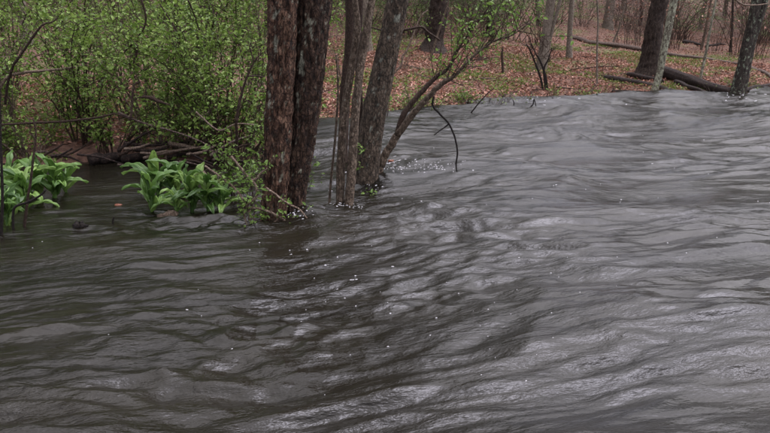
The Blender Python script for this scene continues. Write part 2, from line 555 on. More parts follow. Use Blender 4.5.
def grow(P, H, rs, step=0.4, wob=0.08):     # carry a stem on above the frame to height H
    P = [np.asarray(p, float) for p in P]
    d = unit(P[-1] - P[-2])
    while P[-1][2] < H:
        d = unit(d * 0.9 + np.array([0, 0, 0.12]) + wob * rs.randn(3) * [1, 1, 0.2])
        P.append(P[-1] + d * step)
    return np.array(P)


def limbs_crown(P, rad, rs, z0, nb, lb, ml, mc, leaf_n, leaf_s, sub=5):
    hs = P[:, 2]
    ok = np.where(hs > z0)[0]
    tips = []
    if len(ok) < 3: return
    for q in range(nb):
        i = ok[int(len(ok) * (q + rs.rand()) / nb * 0.98)]
        fr = 1 - (i - ok[0]) / max(1, len(ok))
        az = rs.rand() * 6.28; ln = lb * (0.35 + 0.65 * fr) * rs.uniform(0.6, 1.2)
        d = np.array([math.cos(az), math.sin(az), 0.45 + 0.4 * rs.rand()])
        n = 7; Q = [P[i].copy()]
        for _ in range(n - 1):
            d = unit(d + 0.16 * rs.randn(3) + np.array([0, 0, 0.06])); Q.append(Q[-1] + d * ln / n)
        Q = np.array(Q)
        r0 = min(rad[i] * 0.5, 0.015 * ln + 0.012)
        tube(ml, Q, np.linspace(r0, 0.008, n), 5)
        for k in range(sub):
            j = rs.randint(2, n); dd = unit(Q[j] - Q[j - 1]); e = unit(dd + 0.9 * rs.randn(3)); l2 = ln * rs.uniform(0.2, 0.42)
            W = [Q[j].copy()]
            for _ in range(4):
                e = unit(e + 0.25 * rs.randn(3) + np.array([0, 0, 0.05])); W.append(W[-1] + e * l2 / 4)
            W = np.array(W); tube(ml, W, np.linspace(r0 * 0.35 + 0.003, 0.004, 5), 4, cap=False)
            for _ in range(2):
                g = unit(e + rs.randn(3)); U = W[rs.randint(1, 5)]
                tube(ml, np.array([U, U + g * l2 * 0.3, U + g * l2 * 0.55 + [0, 0, 0.05]]), [0.005, 0.004, 0.003], 3, cap=False)
                tips.append(U + g * l2 * 0.5)
            tips += list(W[1:])
    if leaf_n and tips:
        T = np.array(tips); k = rs.randint(0, len(T), leaf_n)
        leaves(mc, T[k] + 0.16 * rs.randn(leaf_n, 3), leaf_s, rs, up=0.4, hexa=False)


def paint_lichen(me, spots, off, seed):
    n = len(me.vertices); co = np.empty(n * 3, np.float32); me.vertices.foreach_get('co', co)
    co = co.reshape(-1, 3) + np.array(off)
    val = np.zeros(n)
    for p, rx, rz, st in spots:
        d = ((co[:, 0] - p[0]) / rx) ** 2 + ((co[:, 2] - p[2]) / rz) ** 2
        front = co[:, 1] < p[1] + 0.12
        val = np.maximum(val, np.where(front, st * np.exp(-d * 1.2), 0))
    nz = 0.5 + 0.9 * pn3(co[:, 0] * 32, co[:, 1] * 32, co[:, 2] * 24, seed) + 0.55 * pn3(co[:, 0] * 90, co[:, 1] * 90, co[:, 2] * 70, seed + 1)
    val = 0.9 * np.clip((val * 0.92 - nz * 0.9) * 4, 0, 1)
    at = me.attributes.new('lichen', 'FLOAT', 'POINT'); at.data.foreach_set('value', val.astype(np.float32))


def stem_from_px(pts, Y, base_extra=0.35, H=None, rs=None, lean=0.0, grow_step=0.4):
    """pts: (px, py, radius px) from the waterline up. Returns path, radii."""
    W = [atd(px, py, Y + lean * k) for k, (px, py, r) in enumerate(pts)]
    sc = [float(np.linalg.norm(w - np.array([0, 0, CAM_H]))) / F_PX for w in W]
    rad = [r * s for (_, _, r), s in zip(pts, sc)]
    if base_extra:
        d = unit(W[0] - W[1]); W = [W[0] + d * base_extra] + W; rad = [rad[0] * 1.15] + rad
    return np.array(W), np.array(rad)


def resample(W, rad, n):
    P = spline(W, n)
    u = np.linspace(0, len(rad) - 1, n)
    return P, np.interp(u, np.arange(len(rad)), rad)


def extend(W, rad, H, rs, top=0.03, wob=0.05):
    G = grow(W, H, rs, 0.4, wob)
    k = len(G) - len(W)
    z0 = W[-1][2]
    ext = [rad[-1] + (top - rad[-1]) * min(1, (g[2] - z0) / (H - z0)) for g in G[len(W):]]
    return G, np.concatenate([rad, ext])


def densify(G, rad, step):
    d = np.concatenate([[0], np.cumsum(np.linalg.norm(np.diff(G, axis=0), axis=1))])
    S = spline(G, max(8, len(G) * 12)); rr = np.interp(np.linspace(0, len(G) - 1, len(S)), np.arange(len(G)), rad)
    ds = np.concatenate([[0], np.cumsum(np.linalg.norm(np.diff(S, axis=0), axis=1))])
    u = np.arange(0, ds[-1], step)
    return np.stack([np.interp(u, ds, S[:, k]) for k in range(3)], 1), np.interp(u, ds, rr)


# ---- big twin-stemmed tree standing in the water
rs = np.random.RandomState(1)
base = cast(284, 222); base[2] = -0.25
big = thing('flooded_tree', 'thick reddish-brown twin-stemmed tree with pale lichen standing in water left of centre', 'tree', base)
YB = base[1]
for q, (pts, Y, sd_) in enumerate((
        ([(273, 222, 12.5), (275, 190, 11.8), (278, 130, 13), (281.5, 70, 13), (283.5, 0, 13.2)], YB - 0.03, 3),
        ([(291, 223, 13), (293.5, 190, 12.2), (302, 130, 13.6), (308.5, 70, 15), (313.5, 0, 17)], YB + 0.12, 9))):
    W, rad = stem_from_px(pts, Y, 0.35)
    rad[0] *= 1.1
    G, gr = extend(W, rad, 11.5, rs, 0.05, 0.03)
    near = G[:, 2] < 2.6
    P, pr = densify(G, gr, 0.016)
    lo = P[:, 2] < 2.3
    mb = MB()
    cut = np.argmax(~lo)
    tube(mb, P[:cut + 1], pr[:cut + 1], 84, bark_rough(0.024, 4.5, sd_))
    hi = np.arange(cut, len(P), 10)
    tube(mb, P[hi], pr[hi] * 0.99, 20, bark_rough(0.012, 3, sd_))
    mc = MB(); limbs_crown(P[::10], pr[::10], rs, 4.2, 11, 3.2, mb, mc, 900, 0.05)
    me = mb.mesh('trunk', M['bark_main_dark' if q else 'bark_main'], base, True)
    spots = []
    for (px, py, rx, rz, st) in ((300, 65, 3.5, 12, 1.2), (275, 12, 3, 8, 1.1), (276, 44, 2.6, 7, 1.2), (309, 22, 5, 3, 1.0), (303, 22, 3, 3, .9), (310, 33, 1.5, 6, 1.1),
                                 (319, 75, 3, 9, 1.0), (322, 63, 2, 4, .9), (296, 102, 2, 11, .9), (313, 109, 2, 2, 1), (297, 30, 1.2, 9, .8), (297, 50, 1.2, 7, .7),
                                 (283, 160, 1.8, 9, .9), (281, 180, 2, 7, .8), (300, 175, 2, 6, .8), (308, 150, 2, 6, .8), (270, 105, 2, 12, .7), (290, 198, 2, 5, .7),
                                 (315, 95, 2, 6, .7), (327, 20, 2, 10, .6), (272, 80, 2, 9, .6)):
        k = 6.0 / F_PX
        spots.append((atd(px, py, YB - 0.1), rx * k, rz * k, st))
    paint_lichen(me, spots, base, 40 + q)
    link('trunk', me, big)
    link('crown', mc.mesh('crown', M['leaf_far'], base), big)

# ---- leaning tree right of it
rs = np.random.RandomState(2)
base = cast(366, 188); YL = base[1]; base[2] = -0.25
lt = thing('leaning_tree', 'dark mossy-barked trunk leaning right in the water beyond the thick twin tree', 'tree', base)
W, rad = stem_from_px([(366, 188, 11.5), (368, 160, 11.5), (373, 120, 12), (384, 70, 11), (398, 0, 10)], YL, 0.35)
G, gr = extend(W, rad, 12, rs, 0.035, 0.03)
P, pr = densify(G, gr, 0.02)
cut = np.argmax(P[:, 2] > 2.4)
mb = MB()
tube(mb, P[:cut + 1], pr[:cut + 1], 64, bark_rough(0.011, 4.2, 15))
hi = np.arange(cut, len(P), 10); tube(mb, P[hi], pr[hi] * .99, 16, bark_rough(0.008, 3, 15))
mc = MB(); limbs_crown(P[::10], pr[::10], rs, 3.6, 14, 2.8, mb, mc, 1000, 0.05)
me = mb.mesh('trunk', M['bark_lean'], base, True)
kk = 7.2 / F_PX
paint_lichen(me, [(atd(px, py, YL - .1), a * kk, b_ * kk, s) for px, py, a, b_, s in ((398, 19, 3.2, 4, 1.3), (374, 90, 2, 3, 1), (381, 60, 3, 2, .8), (371, 128, 2, 3, 1.0), (378, 105, 3, 3, .7), (388, 40, 2, 4, .7), (366, 165, 3, 4, .6))], base, 44)
link('trunk', me, lt)
link('crown', mc.mesh('crown', M['leaf_far'], base), lt)

# ---- slim stems between them
rs = np.random.RandomState(3)


def slim(name, label, cat, pts, mat, H, seed, seg=16, Y=None, leaf=0, group=None, nb=5):
    rs = np.random.RandomState(seed)
    b0 = cast(pts[0][0], pts[0][1]); Yb = b0[1] if Y is None else Y
    b0 = np.array([b0[0], b0[1], min(b0[2], 0) - 0.2]) if b0[2] < 0.05 else b0 - np.array([0, 0, 0.06])
    root = thing(name, label, cat, b0, group)
    W, rad = stem_from_px(pts, Yb, 0.25)
    G, gr = extend(W, rad, H, rs, 0.008, 0.05) if H else (W, rad)
    P, pr = densify(G, gr, 0.05)
    mb = MB(); tube(mb, P, pr, seg, bark_rough(float(pr.max()) * 0.14, 2.5, seed))
    mc = MB()
    if H and nb: limbs_crown(P[::3], pr[::3], rs, H * 0.42, nb, H * 0.22, mb, mc, leaf, 0.045, 4)
    link('trunk', mb.mesh('trunk', M[mat], b0, True), root)
    if H and nb:
        if mc.v: link('crown', mc.mesh('crown', M['leaf_far'], b0), root)
    return root, P, b0


slim('slender_tree', 'slender grey-brown stem rising from the water just right of the thick twin tree', 'tree',
     [(340, 212, 4.0), (341, 160, 4.2), (344, 115, 4.0), (351, 70, 3.6), (357, 30, 3.4), (355, 0, 3.0)], 'bark_slim', 7.5, 51, leaf=250)
slim('slender_tree', 'slender pale brown stem standing against the foot of the dark leaning trunk', 'tree',
     [(348, 213, 4.6), (352, 165, 4.8), (355, 115, 4.4), (360, 70, 4.0), (366, 35, 4.0), (372, 0, 3.6)], 'bark_slim', 8.0, 52, leaf=250)
slim('dark_sapling', 'dark slender stem behind the two pale brown ones, before the leaning trunk', 'sapling',
     [(357, 186, 3.0), (359, 150, 3.0), (360, 110, 3.0), (358, 60, 3.2), (360, 0, 3.0)], 'twig', 6.0, 53, leaf=150)
slim('dark_sapling', 'dark crooked trunk behind the slender stems, reaching up to the top edge', 'sapling',
     [(342, 172, 4.5), (344, 130, 4.5), (345, 90, 5.0), (350, 50, 5.5), (351, 0, 5.5)], 'twig', 7.0, 54, leaf=200)
slim('thin_sapling', 'thinnest straight twig-like sapling in the water right of the thick tree', 'sapling',
     [(329, 210, 1.4), (331, 180, 1.3), (335, 140, 1.2), (338, 90, 1.0), (336, 50, 0.8)], 'bark_slim', 0, 55, seg=8)
slim('edge_sapling', 'dark bare stem at the extreme left edge beside the hellebore clump', 'sapling',
     [(1, 238, 1.5), (2.5, 200, 1.3), (1, 150, 1.1), (-1, 90, 1.0), (-5, 0, .8)], 'twig_black', 3.2, 56, seg=8, nb=0)

# ---- leaning forked shrub reaching right over the water
rs = np.random.RandomState(4)
b0 = cast(374, 184); b0[2] = -0.2
YS = b0[1] - 0.05
sh = thing('leaning_shrub', 'forked bare shrub leaning right over the river with fresh leaves at its tips', 'shrub', b0)


def px_tube(mb, pts, Y, rpx, seg=8, n=24, rough=True, dY=0.0, seed=0):
    W = np.array([atd(px, py, Y + dY * i / max(1, len(pts) - 1)) for i, (px, py) in enumerate(pts)])
    P = spline(W, n); r = np.interp(np.linspace(0, 1, n), np.linspace(0, 1, len(rpx)), rpx) * (Y / F_PX)
    P = P + 0.14 * r[:, None] * np.stack([pn2(np.arange(n) * .45, k * 7.1, seed + 60) for k in range(3)], 1) * 2
    tube(mb, P, r, seg, bark_rough(float(r.max()) * 0.09, 2.0, seed + 7) if rough else None)
    return P


mb = MB()
px_tube(mb, [(370, 196), (374, 182), (384, 158), (397, 136)], YS, [5.0, 4.5, 4.0], 14, 40)
Pa = px_tube(mb, [(397, 136), (414, 113), (432, 93), (444, 82), (452, 78), (462, 68), (475, 55), (492, 42), (512, 35), (530, 22)], YS, [3.7, 3.2, 2.7, 2.2, 1.6, 1.2, .9, .7, .5], 12, 70, dY=-0.3, seed=1)
link('stem', mb.mesh('stem', M['bark_slim'], b0, True), sh)
mb = MB()
Pb = px_tube(mb, [(396, 138), (403, 116), (417, 97), (433, 80), (449, 67), (456, 52), (466, 38), (478, 22), (490, 5)], YS, [2.9, 2.8, 2.4, 2.0, 1.6, 1.0, .7, .5], 12, 60, dY=0.2, seed=2)
link('stem', mb.mesh('stem', M['twig'], b0, True), sh)
mb = MB()
px_tube(mb, [(434, 96), (433, 106), (440, 114), (449, 124), (455, 138), (457.5, 152), (456, 164), (457, 172)], YS - 0.1, [1.0, .95, .9, .85, .6], 8, 40, seed=3)
px_tube(mb, [(449, 124), (442, 129), (434, 135)], YS - 0.1, [.8, .5], 6, 10, seed=4)
tag(link('hanging_twig', mb.mesh('hanging_twig', M['twig_black'], b0, True), sh), 'dark broken twig hanging into the water')
mb = MB(); tips = []
for Q, lo in ((Pa, 0.35), (Pb, 0.35)):
    for _ in range(38):
        i = int(len(Q) * (lo + (0.98 - lo) * rs.rand())); d = unit(np.array([0.5, 0, 0.7]) + 0.7 * rs.randn(3)); ln = rs.uniform(.12, .6)
        U = np.array([Q[i], Q[i] + d * ln * .5, Q[i] + d * ln + [0, 0, 0.04]])
        tube(mb, U, [.004, .003, .002], 4, cap=False)
        tips += [U[1], U[2], (U[1] + U[2]) / 2, U[2]]
link('twigs', mb.mesh('twigs', M['twig'], b0), sh)
T = np.array(tips); mc = MB()
k = rs.randint(0, len(T), 620); leaves(mc, T[k] + 0.03 * rs.randn(620, 3), 0.044, rs, up=0.5)
link('foliage', mc.mesh('foliage', M['leaf_sprig'], b0), sh)

# ------------------------------------------------------------------ far-bank trees
def far_tree(name, label, pts, mat, H, seed, seg=24, flare=1.25, nb=12, leaf=500, extra=None, group=None):
    rs = np.random.RandomState(seed)
    b0 = cast(pts[0][0], pts[0][1]); b0 = np.array(b0)
    root = thing(name, label, 'tree', b0 - [0, 0, 0.1], group)
    off = b0 - np.array([0, 0, 0.1])
    sets = [pts] + (extra or [])
    for si, pp in enumerate(sets):
        W, rad = stem_from_px(pp, b0[1], 0.2)
        if si == 0 and flare: rad[0] *= flare * 1.2; rad[1] *= flare
        G, gr = extend(W, rad, H * (1 - 0.25 * si), rs, 0.02, 0.04)
        P, pr = densify(G, gr, 0.06)
        mb = MB(); tube(mb, P, pr, seg, bark_rough(float(pr.max()) * 0.10, 3.2, seed + si))
        mc = MB(); limbs_crown(P[::4], pr[::4], rs, b0[2] + H * 0.3, nb, H * 0.25, mb, mc, leaf, 0.08)
        link('trunk', mb.mesh('trunk', M[mat], off, True), root)
        if mc.v: link('crown', mc.mesh('crown', M['leaf_far'], off), root)
    return root


far_tree('forest_tree', 'stout dark trunk with spreading roots on the far bank above the leaning shrub', [(433, 50, 11), (434, 40, 9), (437, 20, 9), (440, 0, 9)], 'bark_far', 15, 71, flare=1.3)
far_tree('forest_tree', 'pale grey trunk leaning slightly right behind the small forked bush', [(541, 70, 4.5), (545, 40, 4.2), (549, 15, 4), (551, 0, 4)], 'bark_grey', 13, 72, extra=[[(545, 68, 1.8), (551, 35, 1.7), (559, 5, 1.5)]])
far_tree('forest_tree', 'thin mottled grey tree right of the leaning pale trunk', [(569, 58, 2.6), (570, 30, 2.4), (572, 0, 2.3)], 'bark_grey', 11, 73, seg=16)
far_tree('forest_tree', 'smooth pale trunk farther up the slope behind the long fallen log', [(608, 29, 4.4), (609, 14, 3.9), (611, 0, 3.8)], 'bark_grey', 14, 74)
far_tree('forest_tree', 'thick dark trunk with flared foot leaning right on the far bank', [(647, 74, 10.5), (650, 62, 9), (653, 35, 8), (657, 12, 7.2), (660, 0, 7.2)], 'bark_far', 16, 75, seg=32, flare=1.0)
far_tree('forest_tree', 'thin pale lichen-covered tree in front of the thick flared trunk', [(654, 92, 3.0), (659, 75, 3.0), (664, 50, 3.2), (669, 25, 3.2), (674, 0, 3.4)], 'bark_lichen', 9, 76, seg=20, flare=1.1)
far_tree('forest_tree', 'lichened dark forked tree at the waterline near the right edge', [(736, 96, 5.5), (740, 78, 5.2), (745, 55, 4.8), (752, 25, 4.4), (757, 0, 4.2)], 'bark_fork', 11, 77, seg=24, flare=1.15,
         extra=[[(741, 95, 4.2), (746, 70, 3.6), (753, 40, 3.2), (763, 8, 2.6)]])


def sapling(label, pts, mat, H, seed, leaf=60):
    return slim('bank_sapling', label, 'sapling', pts, mat, H, seed, seg=8, leaf=leaf, group='thin saplings on the far bank')


sapling('hair-thin grey sapling left of the thick flared trunk', [(597, 84, 1.0), (597, 50, 0.9), (598, 20, 0.8), (597, 0, .8)], 'bark_grey', 6, 81)
sapling('thin dark sapling just right of the big log top', [(700, 80, 1.4), (706, 52, 1.2), (711, 25, 1.0), (716, 0, .9)], 'bark_lichen', 7, 82)
sapling('thin sapling standing beside the mossy green patch', [(701, 50, 1.3), (706, 28, 1.2), (711, 0, 1.1)], 'bark_slim', 7, 83)
sapling('thin pale sapling on the slope behind the long log', [(613, 42, 0.9), (620, 25, .8), (626, 0, .8)], 'bark_grey', 7, 84)
sapling('low dark sapling between leaning shrub and forked bush', [(503, 74, 1.3), (502, 55, 1.2), (503, 46, .6)], 'twig', 0, 85)
sapling('thin brown sapling standing before the stout dark trunk', [(430, 62, 1.2), (436, 40, 1.0), (446, 10, .8), (449, 0, .7)], 'bark_slim', 6, 86)
sapling('bare grey pole tree left of the thick flared trunk, upslope', [(640, 26, 2.0), (641, 12, 1.8), (642, 0, 1.7)], 'bark_far', 10, 87)
sapling('thin upright sapling near the right edge beyond the forked tree', [(730, 52, 1.3), (732, 30, 1.2), (733, 0, 1.0)], 'bark_far', 8, 88)

# ---- small dark forked bush at the far waterline
b0 = cast(545, 91); fb = thing('forked_bush', 'small bare dark V-shaped bush at the far waterline', 'bush', b0 - [0, 0, .05])
for i, pts in enumerate(([(543, 92), (541, 80), (536, 65), (530, 50), (526, 44)], [(547, 92), (546, 78), (541, 63), (535, 52), (531, 43)], [(546, 92), (544, 70), (548, 60), (552, 48)])):
    mb = MB(); px_tube(mb, pts, b0[1], [1.2, 1.0, .8, .5], 8, 24, seed=90 + i)
    link('stem', mb.mesh('stem', M['twig_black'], b0 - [0, 0, .05], True), fb)
rs = np.random.RandomState(91); mb = MB()
for _ in range(48):
    p = atd(rs.uniform(524, 554), rs.uniform(42, 62), b0[1] + rs.uniform(-.15, .15)); d = unit(np.array([0, 0, .8]) + .7 * rs.randn(3)) * rs.uniform(.15, .45)
    tube(mb, np.array([p, p + d * .5 + .02 * rs.randn(3), p + d]), [.008, .006, .004], 4, cap=False)
link('twigs', mb.mesh('twigs', M['twig'], b0 - [0, 0, .05]), fb)

# ------------------------------------------------------------------ logs and fallen branches
def log_between(name, label, a, b, rpx, mat, seed, lift=0.3, seg=20, cat='log', kink=0.0, group=None, taper=0.75):
    A, B = cast(*a), cast(*b)
    rA = rpx * A[1] / F_PX; rB = rpx * taper * B[1] / F_PX
    n = max(24, int(np.linalg.norm(B - A) / 0.1))
    t = np.linspace(0, 1, n)
    P = A + (B - A) * t[:, None]
    P[:, 0] += kink * pn2(t * 3, t * 0 + seed, 1); P[:, 1] += kink * pn2(t * 3, t * 0 + seed, 2)
    rr = rA + (rB - rA) * t
    g = np.maximum(land_h(P[:, 0], P[:, 1]), -0.02)
    g = np.convolve(np.pad(g, 6, mode='edge'), np.ones(13) / 13, 'valid')
    P[:, 2] = g + rr * lift + 0.15 * kink * pn2(t * 4, t * 0 + seed, 3)
    off = P[n // 2].copy(); off[2] = P[:, 2].min() - float(rr.max())
    mb = MB(); tube(mb, P, rr, seg, bark_rough(float(rr.max()) * 0.16, 2.6, seed))
    o = link(name, mb.mesh(name, M[mat], off, True), None, off)
    return tag(o, label, cat, group)


log_between('fallen_log', 'thick dark fallen log running down to the lichened tree at the waterline', (660, 76), (733, 96), 6.0, 'log', 101, 0.9)
log_between('fallen_log', 'thinner dark log lying below the thick one at the water edge', (603, 80), (702, 96), 3.0, 'log', 102, 0.7, kink=0.15)
log_between('fallen_log', 'dark log half in the water left of the lichen-covered thin tree', (612, 92), (668, 97), 2.2, 'log', 121, 0.6, kink=.15)
log_between('fallen_log', 'slim dark log crossing under the thick log at the waterline', (676, 84), (716, 97), 2.4, 'log', 122, 1.2, kink=.12)
log_between('fallen_log', 'mossy dark log end resting against the foot of the flared trunk', (630, 77), (664, 84), 2.6, 'log', 123, 0.9, kink=.1)
log_between('fallen_log', 'dark driftwood pole at the waterline right of the lichened forked tree', (742, 92), (778, 86), 2.0, 'log', 124, 0.9, kink=.1)
log_between('fallen_log', 'long thin pale log lying across the whole far slope', (566, 39), (740, 66), 2.4, 'log_old', 103, 0.8, kink=0.4)
log_between('fallen_log', 'grey log slanting down to the right edge behind the forked tree', (742, 64), (776, 82), 2.0, 'log_old', 104, 0.8, kink=0.1)
log_between('fallen_log', 'short dark log lying on the mossy green patch', (684, 43), (702, 47), 2.2, 'log', 105, 0.6)
log_between('fallen_log', 'small log on the slope just right of the mossy patch', (706, 47), (728, 46), 1.6, 'log', 106, 0.6, kink=.2)
log_between('fallen_log', 'low driftwood log at the far waterline right of the forked bush', (562, 99), (590, 97), 2.0, 'log', 107, 0.4)
log_between('fallen_log', 'dark driftwood log at the left shore under the brush', (92, 164), (150, 158), 6, 'log', 108, 0.8, kink=.2, taper=.6)
log_between('fallen_log', 'dark wet log behind the gap between thick tree and slender stems', (312, 150), (352, 148), 3.2, 'twig_black', 109, 1.6, kink=.2, taper=.6)

GS = 'fallen sticks on the far bank'
rs = np.random.RandomState(110)
for i in range(34):
    px, py = rs.uniform(410, 765), rs.uniform(45, 100)
    A = cast(px, py)
    if shore_dist(A[:1], A[1:2])[0] < 0.3: continue
    az = rs.rand() * 6.28; ln = rs.uniform(0.4, 1.6)
    t = np.linspace(0, 1, 10)[:, None]
    P = A + np.array([math.cos(az), math.sin(az), 0]) * ln * t + 0.08 * np.cumsum(rs.randn(10, 3), 0) * 0.35
    P[:, 2] = land_h(P[:, 0], P[:, 1]) + 0.03 + 0.25 * rs.rand() * t[:, 0] * ln * 0.5
    mb = MB(); tube(mb, P, np.linspace(rs.uniform(.010, .022), .005, 10), 6)
    for _ in range(2):
        j = rs.randint(3, 9); d = np.array([rs.randn(), rs.randn(), abs(rs.randn()) * .7]); tube(mb, np.array([P[j], P[j] + d * .14, P[j] + d * .25]), [.007, .006, .003], 4)
    off = P[0].copy()
    tag(link('fallen_stick', mb.mesh('fallen_stick', M['log_old' if rs.rand() < .5 else 'twig'], off, True), None, off), 'thin dead stick lying among leaf litter on the far bank', 'stick', GS)

# half-sunken twigs along the far waterline
for i, (pts, lab) in enumerate((
        ([(443, 96), (450, 99), (460, 104), (472, 106)], 'drooping dark twig touching the water left of the far bank bend'),
        ([(530, 108), (533, 104), (534, 99), (536, 106)], 'hooked dark twig poking from the water before the forked bush'),
        ([(541, 104), (549, 101), (553, 98), (556, 106)], 'crooked dark twig poking from the water right of the hooked twig'),
        ([(512, 110), (514, 104), (513, 100)], 'short upright dark twig poking from the far shallows'),
        ([(470, 114), (478, 104), (486, 95), (494, 88)], 'straight thin twig slanting out of the far shallows'))):
    A = cast(pts[0][0], pts[0][1] + 1); mb = MB()
    px_tube(mb, pts, A[1], [.75, 0.6, .4], 6, 16, seed=120 + i)
    off = A - [0, 0, .03]
    tag(link('drowned_twig', mb.mesh('drowned_twig', M['twig_black'], off, True), None, off), lab, 'twig', 'twigs poking from the far shallows')

# ------------------------------------------------------------------ litter, herbs on the floor (uncountable)
rs = np.random.RandomState(130)


def scatter(n, xr, yr, keep):
    x = rs.uniform(*xr, n); y = rs.uniform(*yr, n); sd = shore_dist(x, y)
    k = (sd > 0.03) & keep(x, y, sd); x, y = x[k], y[k]
    return np.stack([x, y, land_h(x, y) + rs.uniform(0.0, 0.025, len(x))], 1)


mb = MB()
P = np.concatenate([scatter(120000, (-2, 16), (13, 28), lambda x, y, s: rs.rand(len(x)) < 0.9), scatter(45000, (-6, 26), (26, 44), lambda x, y, s: x < y * .6),
                    scatter(26000, (-8, -1), (8.4, 15), lambda x, y, s: (s > 0.5) & (rs.rand(len(x)) < .55))])
leaves(mb, P, 0.07, rs, up=1.3, ratio=0.6, hexa=False, fold=0.22)
tag(link('leaf_litter', mb.mesh('leaf_litter', M['litter'])), 'brown fallen oak and maple leaves covering the banks', 'leaf litter', kind='stuff')
mb = MB()
green = lambda x, y, s: (pn2(x * .42, y * .42, 41) + 0.5 * pn2(x * 1.6, y * 1.6, 42) + 0.55 * np.exp(-(((x - 10.3) / 2.6) ** 2 + ((y - 27.5) / 2.2) ** 2)) + 0.18 * np.exp(-((y - 18.5) / 3) ** 2) > 0.33)
P = np.concatenate([scatter(170000, (-2, 16), (13, 32), green), scatter(26000, (-9, -1), (8.3, 14), lambda x, y, s: pn2(x * .8, y * .8, 43) > -0.15)])
P[:, 2] += 0.03 * rs.rand(len(P))
leaves(mb, P, 0.055, rs, up=0.8, ratio=0.5, hexa=False)
tag(link('ground_herbs', mb.mesh('ground_herbs', M['herb'])), 'low green herbs and moss patches on the banks', 'herbs', kind='stuff')

# ------------------------------------------------------------------ shrubs
def build_shrub(b0, H, spread, canes, rs, leaf_n, leaf_s, twigs=5, lean=(0, 0), hexa=True, arch=0.6, r0=0.009, jitter=0.05):
    ms, ml = MB(), MB(); nodes = []
    for c in range(canes):
        az = rs.rand() * 6.28; o = np.array([math.cos(az), math.sin(az), 0.0])
        st = b0 + o * rs.uniform(0, 0.28) * min(1.5, spread); st[2] = b0[2] - 0.05
        sp = spread * rs.uniform(0.25, 1.15); h = H * rs.uniform(0.55, 1.15); ar = arch * rs.uniform(0.3, 1.3)
        n = 12; t = np.linspace(0, 1, n)[:, None]
        P = st + o * sp * t ** 1.4 + np.array([lean[0], lean[1], 0]) * t ** 1.3 + np.array([0, 0, 1.0]) * h * (t * (1 + ar) - ar * t * t * 1.05)
        P = P + np.cumsum(rs.randn(n, 3), 0) * 0.018 * H * np.array([1, 1, .5])
        r = r0 * rs.uniform(.6, 1.5)
        tube(ms, P, np.linspace(r, r * 0.3, n), 5, cap=False)
        for _ in range(twigs):
            j = rs.randint(3, n); d = unit(P[j] - P[j - 1]); e = unit(0.6 * d + 0.9 * rs.randn(3) + [0, 0, .25]); l = rs.uniform(.12, .42) * H / 2.2
            Q = np.array([P[j], P[j] + e * l * .5 + .02 * rs.randn(3), P[j] + e * l + [0, 0, .03 * rs.randn()]])
            tube(ms, Q, [r * .45, r * .35, r * .2], 4, cap=False)
            nodes += [Q[0], Q[1], (Q[0] + Q[1]) / 2, (Q[1] + Q[2]) / 2, Q[2], Q[2]]
            if rs.rand() < .6:
                e2 = unit(e + rs.randn(3) * .8); k = Q[1] + e2 * l * .5
                tube(ms, np.array([Q[1], k]), [r * .3, r * .15], 3, cap=False); nodes += [k, (Q[1] + k) / 2]
        nodes += list(P[5:])
    if leaf_n:
        T = np.array(nodes); k = rs.randint(0, len(T), leaf_n)
        leaves(ml, T[k] + jitter * rs.randn(leaf_n, 3), leaf_s, rs, up=0.7, ratio=0.55, hexa=hexa)
    return ms, ml


BR = 'leafy shrubs of the left thicket'
brush = [
    # x, y, H, spread, canes, leaves, label
    (-4.75, 9.0, 1.7, 1.0, 22, 2300, 'low leafy shrub at the left edge just behind the left hellebore clump'),
    (-3.75, 9.3, 1.5, 0.9, 20, 2000, 'low shrub over the shore log, right of the left hellebores'),
    (-2.75, 9.0, 1.5, 0.9, 22, 2200, 'leafy shrub directly behind the right hellebore clump'),
    (-1.95, 8.75, 1.7, 0.8, 24, 2600, 'dense leafy shrub pressed against the left side of the thick tree'),
    (-5.6, 10.6, 2.6, 1.2, 24, 2600, 'tall shrub in the upper left corner of the thicket'),
    (-4.5, 10.8, 2.6, 1.2, 24, 2600, 'tall arching shrub second from the left in the thicket'),
    (-3.4, 10.6, 2.5, 1.2, 24, 2800, 'tall shrub in the middle of the left thicket'),
    (-2.5, 10.4, 2.6, 1.1, 24, 2800, 'tall shrub of the thicket left of the thick tree, above the driftwood'),
    (-1.75, 10.2, 2.5, 0.9, 22, 2300, 'tall shrub just behind the left edge of the thick tree'),
    (-5.1, 8.55, 0.75, 0.7, 18, 900, 'low tangled bush at the left shore behind the leftmost hellebores'),
    (-4.2, 8.7, 0.6, 0.7, 18, 800, 'low tangled bush overhanging the left end of the shore log'),
    (-3.3, 8.95, 0.65, 0.7, 20, 800, 'low tangled bush behind the shore log, left of the driftwood heap'),
    (-2.35, 8.85, 0.8, 0.6, 20, 1000, 'low tangled bush growing through the right end of the driftwood heap'),
    (-1.65, 8.7, 0.9, 0.5, 18, 900, 'low tangled bush in the shade behind the thick tree foot'),
    (-5.6, 9.6, 2.4, 1.1, 22, 2300, 'tall shrub at the extreme left edge of the thicket, above the hellebores'),
    (-6.4, 12.6, 3.0, 1.5, 22, 2200, 'rear shrub of the thicket behind the upper left corner'),
    (-4.9, 13.2, 3.0, 1.5, 22, 2200, 'rear shrub of the thicket seen above the horizontal dead branch'),
    (-3.3, 13.3, 3.0, 1.5, 22, 2200, 'rear shrub of the thicket behind its middle'),
    (-2.0, 13.0, 2.8, 1.3, 22, 2000, 'rear shrub of the thicket nearest the thick tree'),
]
